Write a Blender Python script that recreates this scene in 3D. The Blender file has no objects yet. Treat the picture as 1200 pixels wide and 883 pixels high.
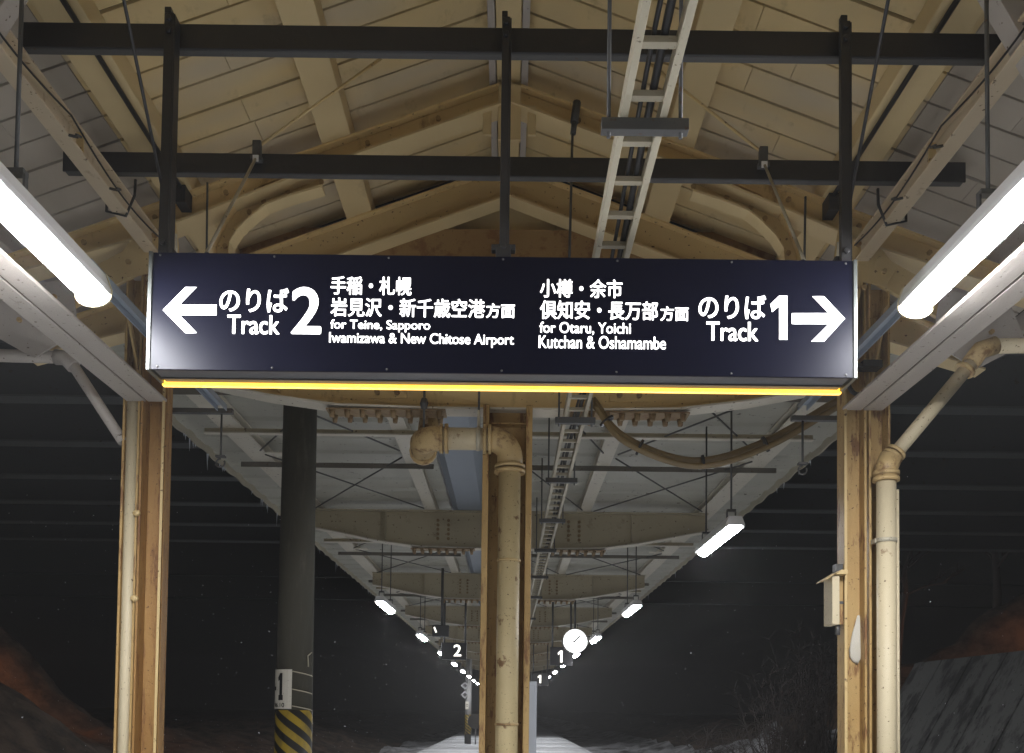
import bpy, bmesh, math, random
from mathutils import Vector, Matrix, noise
random.seed(7)
R_ = math.radians
sc = bpy.context.scene
C = sc.collection

# ------------------------------------------------------------------ camera
TH, PH, FPX, PPX, PPY = R_(2.2), R_(.7), 1100.0, 596.5, 789.7
EYE = Vector((0, 0, 1.6))
_R0, _U0, _F = Vector((1, 0, 0)), Vector((0, -math.sin(TH), math.cos(TH))), Vector((0, math.cos(TH), math.sin(TH)))
_R = math.cos(PH)*_R0 + math.sin(PH)*_U0
_U = -math.sin(PH)*_R0 + math.cos(PH)*_U0
cam_d = bpy.data.cameras.new('camera')
cam = bpy.data.objects.new('camera', cam_d); C.objects.link(cam)
m = Matrix((_R, _U, -_F)).transposed().to_4x4(); m.translation = EYE
cam.matrix_world = m
cam_d.sensor_width = 36; cam_d.lens = 36*FPX/1200
cam_d.shift_x = (600-PPX)/1200; cam_d.shift_y = (PPY-441.5)/1200
cam_d.clip_start = .05; cam_d.clip_end = 800
sc.camera = cam

# ------------------------------------------------------------------ night sky
w = bpy.data.worlds.new('World'); sc.world = w; w.use_nodes = True
bg = w.node_tree.nodes['Background']
bg.inputs[0].default_value = (.62, .64, .70, 1); bg.inputs[1].default_value = .0022
sc.view_settings.view_transform = 'Standard'; sc.view_settings.look = 'None'
sc.view_settings.exposure = .12; sc.view_settings.gamma = 1
sc.cycles.max_bounces = 8; sc.cycles.diffuse_bounces = 5
sc.cycles.sample_clamp_indirect = 10
sc.cycles.use_denoising = True

HAZE = .0020
TUBE_FAR = 135.0
TUBE = 245.0          # radiance of the fluorescent tubes
# sodium street lamps up on the road, either side of the line, out of the picture
def sodium(loc, at, power, size, blend):
    l = bpy.data.lights.new('sodium_street_light', 'SPOT'); o = bpy.data.objects.new('sodium_street_light', l); C.objects.link(o)
    l.energy = power; l.color = (1, .42, .19); l.spot_size = R_(size); l.spot_blend = blend; l.shadow_soft_size = .2
    o.location = loc; o.rotation_euler = (Vector(at)-Vector(loc)).to_track_quat('-Z', 'Y').to_euler()
sodium((-19.5, 25.5, 5.6), (-14.2, 29.8, 1.2), 850, 58, .8)
sodium((22.0, 26.0, 6.2), (15.2, 30.0, 3.4), 800, 46, .8)

# ------------------------------------------------------------------ helpers
class MB:
    def __init__(s): s.bm = bmesh.new()
    def box(s, x0, x1, y0, y1, z0, z1):
        v = [s.bm.verts.new((x, y, z)) for x in (x0, x1) for y in (y0, y1) for z in (z0, z1)]
        for f in ((0,1,3,2), (4,6,7,5), (0,4,5,1), (2,3,7,6), (0,2,6,4), (1,5,7,3)): s.bm.faces.new([v[i] for i in f])
        return s
    def bar(s, a, b, w, h, up=(0,0,1)):
        a, b = Vector(a), Vector(b); d = (b-a).normalized(); up = Vector(up)
        sd = d.cross(up)
        if sd.length < 1e-4: sd = d.cross(Vector((1,0,0)))
        sd.normalize(); u = sd.cross(d)
        v = [s.bm.verts.new(p+sd*i*w/2+u*j*h/2) for p in (a, b) for i, j in ((-1,-1), (1,-1), (1,1), (-1,1))]
        for f in ((3,2,1,0), (4,5,6,7), (0,1,5,4), (1,2,6,5), (2,3,7,6), (3,0,4,7)): s.bm.faces.new([v[i] for i in f])
        return s
    def prism(s, pts, y0, y1):                       # xz outline pushed along y
        a = [s.bm.verts.new((x, y0, z)) for x, z in pts]; b = [s.bm.verts.new((x, y1, z)) for x, z in pts]
        n = len(pts)
        s.bm.faces.new(a); s.bm.faces.new(b[::-1])
        for i in range(n): s.bm.faces.new((a[(i+1) % n], a[i], b[i], b[(i+1) % n]))
        return s
    def strip(s, top, bot, y0, y1):                  # quads between two xz lines, pushed along y
        for i in range(len(top)-1):
            s.prism([bot[i], bot[i+1], top[i+1], top[i]], y0, y1)
        return s
    def tube(s, pts, r, n=10, cap=True):
        pts = [Vector(p) for p in pts]; rr = r if isinstance(r, (list, tuple)) else [r]*len(pts)
        rings = []; ref = None
        for i, p in enumerate(pts):
            d = (pts[min(i+1, len(pts)-1)]-pts[max(i-1, 0)]).normalized()
            if ref is None: ref = d.orthogonal().normalized()
            ref = (ref-d*ref.dot(d)).normalized(); b = d.cross(ref)
            rings.append([s.bm.verts.new(p+rr[i]*(math.cos(t)*ref+math.sin(t)*b)) for t in (2*math.pi*k/n for k in range(n))])
        for a, b in zip(rings, rings[1:]):
            for k in range(n):
                f = s.bm.faces.new((a[k], a[(k+1) % n], b[(k+1) % n], b[k])); f.smooth = True
        if cap: s.bm.faces.new(rings[0][::-1]); s.bm.faces.new(rings[-1])
        return s
    def dome(s, c, r, sq=(1,1,1), n=8):
        M = Matrix.Translation(Vector(c)) @ Matrix.Diagonal((sq[0], sq[1], sq[2], 1))
        g = bmesh.ops.create_uvsphere(s.bm, u_segments=n, v_segments=max(4, n//2), radius=r, matrix=M)
        for v in g['verts']:
            for f in v.link_faces: f.smooth = True
        return s
    def build(s, name, mat, parent=None, bevel=0, loc=None):
        bmesh.ops.recalc_face_normals(s.bm, faces=s.bm.faces)
        o3 = Vector(loc) if loc is not None else (parent.matrix_world.translation if parent else Vector((0,0,0)))
        bmesh.ops.translate(s.bm, verts=s.bm.verts, vec=-o3)
        me = bpy.data.meshes.new(name); s.bm.to_mesh(me); s.bm.free()
        me.materials.append(mat)
        o = bpy.data.objects.new(name, me); C.objects.link(o)
        if parent: o.parent = parent
        elif loc is not None: o.location = o3
        if loc is None and parent is None: pass
        if bevel:
            b = o.modifiers.new('bevel', 'BEVEL'); b.width = bevel; b.segments = 2; b.limit_method = 'ANGLE'; b.angle_limit = R_(40)
        return o

def tag(o, label=None, cat=None, group=None, kind=None):
    if label: o['label'] = label
    if cat: o['category'] = cat
    if group: o['group'] = group
    if kind: o['kind'] = kind
    return o
def thing(name, label, cat, loc=(0,0,0), group=None):
    o = bpy.data.objects.new(name, None); C.objects.link(o); o.location = loc; o.empty_display_size = .2
    o.matrix_world = Matrix.Translation(Vector(loc))
    return tag(o, label, cat, group)
def copy_tree(o, parent=None):
    c = o.copy(); C.objects.link(c)
    if parent: c.parent = parent
    for ch in list(o.children): copy_tree(ch, c)
    return c
def ibeam_y(mb, x, y0, y1, z0, z1, w, t=.012, tw=.01):
    mb.box(x-w/2, x+w/2, y0, y1, z0, z0+t).box(x-w/2, x+w/2, y0, y1, z1-t, z1).box(x-tw/2, x+tw/2, y0, y1, z0+t, z1-t)
def arc(c, r, a0, a1, n, plane):
    u, v = plane
    return [Vector(c)+r*(math.cos(R_(a0+(a1-a0)*k/n))*Vector(u)+math.sin(R_(a0+(a1-a0)*k/n))*Vector(v)) for k in range(n+1)]

# ------------------------------------------------------------------ materials
def new_mat(name):
    mt = bpy.data.materials.new(name); mt.use_nodes = True
    nt = mt.node_tree; return mt, nt, nt.nodes['Principled BSDF']
def N(nt, t, **kw):
    n = nt.nodes.new(t)
    for k, v in kw.items(): setattr(n, k, v)
    return n
def noise_fac(nt, scale, stretch=(1,1,1), lo=.4, hi=.6, detail=6, rough=.6):
    tc = N(nt, 'ShaderNodeTexCoord'); mp = N(nt, 'ShaderNodeMapping'); mp.inputs['Scale'].default_value = stretch
    nz = N(nt, 'ShaderNodeTexNoise'); nz.inputs['Scale'].default_value = scale; nz.inputs['Detail'].default_value = detail; nz.inputs['Roughness'].default_value = rough
    rp = N(nt, 'ShaderNodeValToRGB'); rp.color_ramp.elements[0].position = lo; rp.color_ramp.elements[1].position = hi
    nt.links.new(tc.outputs['Object'], mp.inputs[0]); nt.links.new(mp.outputs[0], nz.inputs['Vector']); nt.links.new(nz.outputs['Fac'], rp.inputs[0])
    return rp.outputs[0], nz.outputs['Fac']
def mixc(nt, fac, a, b, amt=1):
    mx = N(nt, 'ShaderNodeMix', data_type='RGBA')
    if amt != 1:
        mu = N(nt, 'ShaderNodeMath', operation='MULTIPLY'); mu.inputs[1].default_value = amt; nt.links.new(fac, mu.inputs[0]); fac = mu.outputs[0]
    nt.links.new(fac, mx.inputs['Factor'])
    for v, s in ((a, 'A'), (b, 'B')):
        sk = [i for i in mx.inputs if i.name == s and i.type == 'RGBA'][0]
        if isinstance(v, tuple): sk.default_value = (*v, 1)
        else: nt.links.new(v, sk)
    return [o for o in mx.outputs if o.type == 'RGBA'][0]
def painted(name, base, dirt, rust=None, rust_amt=.8, rust_lo=.56, rust_hi=.68, scale=5, stretch=(1,1,1), rough=.55, bump=.15, spots=True, metallic=0, dirt_amt=.55, patch=None):
    mt, nt, p = new_mat(name)
    f1, n1 = noise_fac(nt, scale*.35, stretch, .3, .75)
    col = mixc(nt, f1, base, dirt, dirt_amt)
    if patch:
        f5, _ = noise_fac(nt, .9, (.5, 1.6, .5), .50, .66, 3, .5)
        col = mixc(nt, f5, col, patch, .5)
    if rust:
        f2, n2 = noise_fac(nt, scale*1.3, stretch, rust_lo, rust_hi, 9, .68)
        col = mixc(nt, f2, col, rust, rust_amt)
        if spots:
            f3, _ = noise_fac(nt, scale*9, (1,1,1), .66, .72, 3, .5)
            col = mixc(nt, f3, col, tuple(c*.45 for c in rust), .85)
    nt.links.new(col, p.inputs['Base Color']); p.inputs['Roughness'].default_value = rough; p.inputs['Metallic'].default_value = metallic
    if bump:
        _, n4 = noise_fac(nt, scale*8, (1,1,1), 0, 1, 5, .6)
        b = N(nt, 'ShaderNodeBump'); b.inputs['Strength'].default_value = bump; b.inputs['Distance'].default_value = .01
        nt.links.new(n4, b.inputs['Height']); nt.links.new(b.outputs[0], p.inputs['Normal'])
    return mt
def plain(name, col, rough=.5, metallic=0):
    return painted(name, col, tuple(c*.75 for c in col), rough=rough, metallic=metallic, bump=.05)
def glow(name, col, strength):
    mt, nt, p = new_mat(name)
    p.inputs['Base Color'].default_value = (.8,.8,.8,1); p.inputs['Emission Color'].default_value = (*col, 1); p.inputs['Emission Strength'].default_value = strength
    return mt

RUST = (.16, .065, .022)
M_board = painted('cream_board', (.68, .51, .235), (.46, .375, .23), (.20, .13, .065), .55, .58, .74, 3, (2.2, 1.2, 1), .6, .1, spots=False, patch=(.36, .37, .385))
M_eave = painted('lamplit_board', (.44, .39, .315), (.32, .28, .225), (.16, .11, .07), .5, .66, .82, 3, (2.2, 1.2, 1), .6, .1, spots=False)  # greyer copy of the board paint; lamp light on outer boards is coloured in
M_seam = plain('dark_seam', (.05, .035, .02), .9)
M_timber = painted('cream_timber', (.66, .515, .27), (.50, .385, .20), (.25, .16, .09), .5, .64, .8, 3, (1, .4, 1), .55, spots=False)
M_cream = painted('cream_steel', (.60, .45, .215), (.49, .34, .14), RUST, .7, .60, .72, 4, (1, 1, .6), .5)
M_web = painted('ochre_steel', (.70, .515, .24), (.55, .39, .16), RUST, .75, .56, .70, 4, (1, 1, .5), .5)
M_ochre = painted('ochre_column_paint', (.50, .345, .14), (.33, .185, .05), RUST, .85, .54, .62, 6, (2.2, 2.2, .5), .55, .35, dirt_amt=.85)
M_orange = painted('stained_column_paint', (.40, .235, .075), (.20, .08, .016), RUST, .85, .52, .62, 6, (2.6, 2.6, .45), .55, .35, dirt_amt=.9)
M_pale = painted('pale_beam_paint', (.42, .385, .345), (.33, .29, .24), (.12, .07, .035), .6, .64, .72, 5, (1.5, .3, 1), .5)
M_pipe = painted('cream_pipe_paint', (.58, .50, .335), (.50, .41, .25), RUST, .8, .635, .69, 6, (1, 1, .8), .55)
M_rustpipe = painted('rusty_pipe_paint', (.54, .40, .19), (.38, .23, .085), (.15, .065, .022), .8, .54, .64, 8, (1,1,1), .55)
M_black = painted('black_steel', (.018, .018, .02), (.03, .028, .026), (.06, .04, .03), .4, .6, .75, 4, rough=.42)
M_dgrey = painted('dark_grey_steel', (.075, .075, .073), (.05, .048, .045), RUST, .5, .62, .74, 5, rough=.5)
M_galv = painted('galvanised_steel', (.44, .40, .30), (.34, .30, .215), (.2, .15, .09), .4, .62, .76, 6, rough=.5, metallic=.1)
M_zinc = painted('blue_grey_zinc', (.27, .31, .36), (.20, .235, .28), None, rough=.5, metallic=.1, scale=4)
M_sheet = painted('roof_sheet', (.42, .41, .345), (.32, .31, .25), (.12, .09, .06), .4, .62, .75, 2, (3, .6, 1), .5)
M_tanbeam = painted('tan_beam_paint', (.48, .42, .29), (.37, .315, .205), RUST, .6, .60, .72, 3, rough=.55)
M_lpurlin = painted('pale_purlin_paint', (.62, .58, .48), (.50, .455, .36), RUST, .5, .66, .75, 3, rough=.55)
M_alu = painted('aluminium_edge', (.115, .125, .115), (.09, .095, .09), None, rough=.35, metallic=.4)
M_white = painted('white_enamel', (.72, .72, .72), (.6, .6, .6), None, rough=.35)
M_tube = glow('lit_tube', (.95, .96, 1.0), TUBE)
M_tube_far = glow('far_lit_tube', (.93, .95, 1.0), TUBE_FAR)
M_letter = glow('lit_lettering', (1, .985, .97), 2.2)
M_yellow = glow('lit_yellow_strip', (1, .52, .0), 2.2)
M_boltrust = painted('rusty_bolt', (.30, .215, .115), (.19, .125, .06), RUST, .6, .5, .65, 8, rough=.7)
M_boltpaint = painted('painted_bolt', (.44, .31, .14), (.30, .19, .075), RUST, .6, .5, .65, 8, rough=.6)
M_clock = glow('lit_clock_face', (1, 1, .97), 1.1)
M_digit = glow('lit_digit', (1, .97, .85), 1.4)
M_ice = plain('ice', (.62, .66, .70), .12)
M_angle = painted('weathered_angle_steel', (.15, .138, .115), (.10, .09, .07), RUST, .5, .6, .72, 5, rough=.6)
M_girder = painted('lamplit_cream_girder', (.60, .50, .35), (.49, .38, .23), RUST, .7, .60, .72, 4, (1, 1, .6), .5)  # cream steel made paler, with the light on the girders put into the colour
M_midpipe = painted('chipped_pipe_paint', (.58, .475, .265), (.47, .365, .18), RUST, .85, .59, .64, 7, (1, 1, .9), .55)
M_rubber = plain('black_cable', (.02, .02, .022), .5)
M_hose = painted('brown_hose', (.19, .135, .06), (.13, .09, .038), None, rough=.4, scale=6)
M_concpole = painted('weathered_pole', (.058, .054, .038), (.034, .032, .024), (.11, .10, .08), .5, .55, .7, 3, (3, 3, .5), .8)
M_plate = painted('white_plate', (.62, .59, .50), (.5, .47, .40), RUST, .5, .68, .74, 8, rough=.4)
M_ink = plain('black_ink', (.008, .008, .008), .6)
M_conc = painted('old_concrete', (.12, .12, .113), (.045, .045, .043), (.02, .02, .019), .9, .48, .58, 1.6, (1, 1, .35), .9)
M_steelb = painted('bridge_steel', (.055, .062, .066), (.035, .04, .043), (.09, .07, .05), .4, .6, .75, 1, rough=.6)
M_flange = painted('lit_bridge_steel', (.10, .112, .116), (.07, .076, .08), (.09, .07, .05), .4, .6, .75, 1, rough=.6)  # lighter copy of the bridge steel; light on the lower flanges painted in
M_twig = plain('twig_bark', (.085, .068, .06), .9)
M_cab = plain('grey_enamel', (.42, .44, .47), .4)

def sign_face_mat():
    mt, nt, p = new_mat('navy_sign_face')
    f, n = noise_fac(nt, 3, (1,1,1), .3, .8)
    nt.links.new(mixc(nt, f, (.0030, .0034, .0100), (.0044, .0048, .0130)), p.inputs['Base Color'])
    p.inputs['Roughness'].default_value = .30; p.inputs['Specular IOR Level'].default_value = .12
    return mt
M_navy = sign_face_mat()
def stripes_mat():
    mt, nt, p = new_mat('yellow_black_band')
    tc = N(nt, 'ShaderNodeTexCoord'); sp = N(nt, 'ShaderNodeSeparateXYZ'); nt.links.new(tc.outputs['Object'], sp.inputs[0])
    at = N(nt, 'ShaderNodeMath', operation='ARCTAN2'); nt.links.new(sp.outputs['Y'], at.inputs[0]); nt.links.new(sp.outputs['X'], at.inputs[1])
    a = N(nt, 'ShaderNodeMath', operation='MULTIPLY'); a.inputs[1].default_value = 5/(2*math.pi); nt.links.new(at.outputs[0], a.inputs[0])
    z = N(nt, 'ShaderNodeMath', operation='MULTIPLY_ADD'); z.inputs[1].default_value = 7.2; nt.links.new(sp.outputs['Z'], z.inputs[0]); nt.links.new(a.outputs[0], z.inputs[2])
    fr = N(nt, 'ShaderNodeMath', operation='FRACT'); nt.links.new(z.outputs[0], fr.inputs[0])
    gt = N(nt, 'ShaderNodeMath', operation='GREATER_THAN'); gt.inputs[1].default_value = .5; nt.links.new(fr.outputs[0], gt.inputs[0])
    f, _ = noise_fac(nt, 8, (1,1,.5), .45, .7)
    yel = mixc(nt, f, (.34, .235, .02), (.17, .125, .03))
    nt.links.new(mixc(nt, gt.outputs[0], (.014, .013, .011), yel), p.inputs['Base Color']); p.inputs['Roughness'].default_value = .5
    return mt
M_stripes = stripes_mat()
def snow_mat(name, a, b, lo, hi, scale, stretch=(1,1,1)):
    mt, nt, p = new_mat(name)
    f, n = noise_fac(nt, scale, stretch, lo, hi, 8, .65)
    nt.links.new(mixc(nt, f, a, b), p.inputs['Base Color']); p.inputs['Roughness'].default_value = .8
    _, n4 = noise_fac(nt, 3, (1,1,1), 0, 1, 6, .65)
    bp = N(nt, 'ShaderNodeBump'); bp.inputs['Strength'].default_value = .5; bp.inputs['Distance'].default_value = .15
    nt.links.new(n4, bp.inputs['Height']); nt.links.new(bp.outputs[0], p.inputs['Normal'])
    return mt
M_psnow = snow_mat('platform_snow', (.70, .71, .72), (.42, .43, .44), .42, .62, .7, (.2, 1, 1))  # crosswise dark bands put the shade between lamps into the snow colour
M_gsnow = snow_mat('drifted_snow', (.52, .52, .53), (.07, .066, .06), .44, .62, .8)
M_bank = snow_mat('earth_bank', (.15, .105, .075), (.05, .04, .03), .42, .62, 1.3)

# ------------------------------------------------------------------ ground, platform, banks
def hill(x, y):
    n = noise.noise(Vector((x*.25, y*.25, 0)))*.45 + noise.noise(Vector((x*.9, y*.9, 3)))*.22 + noise.noise(Vector((x*2.3, y*2.3, 7)))*.10
    if abs(x) < 5.5: z = -.62 + n*.5
    else:
        a = abs(x); bump = lambda c, w_: math.exp(-((y-c)/w_)**2)
        if x < 0:
            near = min(2.6, max(0, a-6.6)*.80)*bump(17.5, 4.5)
            ridge = min(7.5, .062*max(0, a-8.3)**2)*bump(31.5, 2.2)
            low = min(1.2, max(0, a-7)*.2)
        else:
            near = min(2.2, max(0, a-4.6)*.55)*bump(22, 3.2)
            ridge = min(9, max(0, a-5.2)*.50)*bump(31.5, 2.0)
            low = min(1.6, max(0, a-7)*.25)
        z = -.62+n*(1 if a > 7 else .5+.5*(a-5.5)/1.5)+max(near, ridge, low)+(noise.noise(Vector((x*1.6, y*1.6, 11)))*.22+abs(noise.noise(Vector((x*4, y*4, 5))))*.12)*min(1, near+ridge)
    return z
def grid(xs, ys, f, name, mat):
    bm = bmesh.new(); vs = [[bm.verts.new((x, y, f(x, y))) for x in xs] for y in ys]
    for j in range(len(ys)-1):
        for i in range(len(xs)-1):
            fc = bm.faces.new((vs[j][i], vs[j][i+1], vs[j+1][i+1], vs[j+1][i])); fc.smooth = True
    me = bpy.data.meshes.new(name); bm.to_mesh(me); bm.free(); me.materials.append(mat)
    o = bpy.data.objects.new(name, me); C.objects.link(o); return o
frange = lambda a, b, s: [a+s*k for k in range(int(round((b-a)/s))+1)]
ys = frange(-6, 60, .4)+frange(62, 400, 6)
tag(grid(frange(-6.5, 9, .25), ys, hill, 'ground', M_gsnow), kind='structure')
tag(grid([-300, -160, -90]+frange(-60, -20.5, .5)+frange(-20, -6.5, .25), ys, lambda x, y: hill(x, y), 'embankment', M_bank), kind='structure')
tag(grid(frange(9, 60, .6)+[90, 160, 300], ys, lambda x, y: hill(x, y), 'embankment', M_bank), kind='structure')

PX = -.05
def plat_h(x, y):
    e = min(1, (3.33-abs(x-PX))/.12)
    return (-.05+.05*max(0, e)) + .012*noise.noise(Vector((x*1.2, y*.8, 0))) if e < 1 else .012*noise.noise(Vector((x*1.2, y*.8, 0)))
pb = MB()
pb.box(PX-3.30, PX+3.30, -6, 118, -1.3, -.07).box(PX-3.36, PX-3.30, -6, 118, -.2, -.06).box(PX+3.30, PX+3.36, -6, 118, -.2, -.06)
plat = tag(pb.build('platform', M_conc), kind='structure')
ps = grid([PX+x for x in (-3.36, -3.33, -3.25)+tuple(frange(-3, 3, .3))+(3.25, 3.33, 3.36)], frange(-6, 118, .5), plat_h, 'platform_snow', M_psnow)
tag(ps, kind='structure')

# ------------------------------------------------------------------ old gabled canopy
CX = -.045; SL = .372
RT = lambda x, z0=5.35: z0-SL*abs(x-CX)             # top line of the rafters
YA, YB, YE = 5.5, 6.35, 6.50
cano = thing('gabled_canopy', 'old cream gabled platform canopy with boarded ceiling, rusty columns and curved braces above the sign', 'canopy', (CX, YA, 0))
# boarded roof: every board a strip running up the slope, dark gaps between
BZ = 5.35+.125
def boards(sgn, x0, x1, name, mat):
    mb = MB(); y = -4.2; k = 0
    while y < YE-.02:
        wd = .205+.012*math.sin(k*2.3); y1 = min(y+wd, YE); g = .015 if k % 4 else .022
        dz = random.uniform(-.0015, .0015)
        a, b = CX+sgn*x0, CX+sgn*x1
        za, zb = RT(a)+.125+dz, RT(b)+.125+dz
        # one or two lengths per board, butted
        cut = random.uniform(.25, .75); xm = a+(b-a)*cut; zm = za+(zb-za)*cut
        for (xa, z0, xb, z1) in ((a, za, xm-sgn*.002, zm), (xm+sgn*.002, zm, b, zb)):
            mb.prism([(xa, z0), (xb, z1), (xb, z1+.018), (xa, z0+.018)], y, y1-g)
        y = y1; k += 1
    return mb.build(name, mat, cano)
for s in (-1, 1):
    boards(s, .0, 2.12, 'ceiling_board', M_board)
    boards(s, 2.125, 3.35, 'ceiling_board', M_eave)
    a, b = CX, CX+s*3.4
    MB().prism([(a, RT(a)+.15), (b, RT(b)+.15), (b, RT(b)+.2), (a, RT(a)+.2)], -4.25, YE+.02).build('roof', M_seam, cano)
    MB().prism([(b-s*.035, RT(b)+.02), (b, RT(b)+.02), (b, RT(b)+.148), (b-s*.035, RT(b)+.148)], -4.25, YE+.02).build('fascia_board', M_pale, cano)
# purlins (timbers along the platform)
for x in (-3.0, -1.95, -1.02, 1.02, 1.95, 3.0):
    xx = CX+x; z = RT(xx)
    s = 1 if x > 0 else -1
    MB().prism([(xx-.085, z+.0+.03*s), (xx+.085, z-.03*s+.0), (xx+.085, z-.03*s+.118), (xx-.085, z+.03*s+.118)], -4.2, YE-.01).build('purlin', M_timber if abs(x) < 2.5 else M_pale, cano, .005)
MB().box(CX-.07, CX+.07, -4.2, YE-.01, 5.352, 5.46).build('ridge_timber', M_timber, cano, .004)
for s in (-1, 1): MB().box(CX+s*.095-.02, CX+s*.095+.02, -4.2, YE-.01, 5.335, 5.44).build('ridge_batten', M_pale, cano, .003)
# steel rafter frames
def rafter(y, thick, wt, mweb, xend):
    for s in (-1, 1):
        xs = [CX+s*.0, CX+s*1.1, CX+s*2.2, CX+s*xend]
        top = [(x, RT(x)-.002) for x in xs]
        h = [wt, wt, wt+.05, wt*.8]
        bot = [(x, z-hh) for (x, z), hh in zip(top, h)]
        MB().strip(top, bot, y, y+.012).build('rafter_web', mweb, cano)
        bt = [(x, z+.0) for x, z in bot]; bb = [(x, z-.014) for x, z in bot]
        MB().strip(bt, bb, y-.075, y+.075).build('rafter_flange', M_timber, cano)
        MB().strip([(x, z+.001) for x, z in top], [(x, z-.012) for x, z in top], y-.055, y-.001).build('rafter_top_flange', M_web, cano)
        bl = MB()
        for k in range(1, 8 if wt < .2 else 1):
            x = CX+s*k*.42
            bl.tube([(x, y-.001, RT(x)-.06), (x, y-.016, RT(x)-.06)], .016, 6)
        bl.build('bolt', M_boltpaint, cano)
rafter(YA, .012, .13, M_web, 3.25)
rafter(YB, .012, .23, M_cream, 3.25)
# king post plate below the ridge
MB().box(CX-.06, CX+.075, YA-.055, YA-.03, 4.98, 5.335).build('apex_plate', M_timber, cano, .003)
for xa in (.115, -.15): MB().box(CX+xa, CX+xa+.05, YA-.04, YA-.02, 5.02, 5.2).build('apex_cleat', M_timber, cano, .003)
# gable end: boarding and a rusty lintel plate
g = [(CX, RT(CX)+.12), (CX-2.35, RT(CX-2.35)+.12), (CX-2.35, 4.9-.45), (CX-1.2, 4.93), (CX+1.2, 4.93), (CX+2.35, 4.45), (CX+2.35, RT(CX+2.35)+.12)]
MB().prism([(CX-2.35, 4.3), (CX+2.35, 4.3), (CX+2.35, RT(CX+2.35)+.12), (CX, RT(CX)+.12), (CX-2.35, RT(CX-2.35)+.12)], YE, YE+.03).build('gable_boarding', M_board, cano)
MB().box(CX-1.95, CX+1.95, YE-.08, YE-.02, 4.32, 4.945).box(CX-1.95, CX+1.95, YE-.10, YE-.02, 4.27, 4.318).build('lintel_plate', painted('rusty_plate', (.33, .21, .085), (.24, .13, .045), RUST, .7, .50, .62, 7, rough=.6), cano, .004)
# curved knee braces: web and lower flange
outer = [(-2.00, 3.86), (-1.86, 4.02), (-1.80, 4.20), (-1.785, 4.36), (-1.735, 4.49), (-1.645, 4.61), (-1.545, 4.69), (-1.395, 4.755), (-1.185, 4.82)]
inner = [(-2.00, 3.68), (-1.80, 3.90), (-1.70, 4.12), (-1.685, 4.36), (-1.635, 4.44), (-1.545, 4.53), (-1.475, 4.585), (-1.335, 4.64), (-1.145, 4.70)]
for s in (-1, 1):
    o_ = [(CX+s*(-x-.045)*1.0 if s > 0 else x, z) for x, z in outer]; i_ = [(CX+s*(-x-.045) if s > 0 else x, z) for x, z in inner]
    MB().strip(o_, i_, YA+.04, YA+.055).build('knee_brace', M_cream, cano)
    MB().strip(i_, [(x, z-.014) for x, z in i_], YA-.05, YA+.055).build('knee_brace_flange', M_timber, cano)
    MB().strip([(x, z+.012) for x, z in o_], o_, YA-.02, YA+.055).build('knee_brace_top_flange', M_web, cano)
    bl = MB()
    for k in (3, 5, 6, 7, 8):
        x, z = (o_[k][0]+i_[k][0])/2, (o_[k][1]+i_[k][1])/2
        bl.tube([(x, YA+.041, z), (x, YA+.026, z)], .016, 6)
    bl.build('bolt', M_boltpaint, cano)
# columns of two channels back to back
def column_pair(xi0, xi1, xo0, xo1, sgn):
    # inner channel: web plus two flange edges, outer channel likewise
    zt = 4.40
    c = MB().box(xi0, xi1, YA+.05, YA+.062, -.05, zt)
    e = .014
    c.box(xi0, xi0+e, YA-.06, YA+.05, -.05, zt).box(xi1-e, xi1, YA-.035, YA+.05, -.05, zt)
    c.build('column', M_orange if sgn < 0 else M_ochre, cano, .003)
    MB().box(xi0-.001 if sgn > 0 else xi1-e-.001, xi0+e+.001 if sgn > 0 else xi1+.001, YA-.066, YA-.0605, -.05, zt).build('flange_edge', M_cream, cano, .002)
    c = MB().box(xo0, xo1, YA+.05, YA+.062, -.05, zt-.25)
    c.box(xo0, xo0+e, YA-.04, YA+.05, -.05, zt-.25).box(xo1-e, xo1, YA-.05, YA+.05, -.05, zt-.25)
    c.build('column', M_ochre, cano, .003)
    xm0, xm1 = min(xi0, xo0), max(xi1, xo1)
    MB().box(xm0-.02, xm1+.02, YA-.09, YA+.11, -.02, .03).build('column_base', M_ochre, cano, .004)
column_pair(-2.178, -2.035, -2.292, -2.186, -1)
column_pair(1.946, 2.088, 2.100, 2.222, 1)
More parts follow.
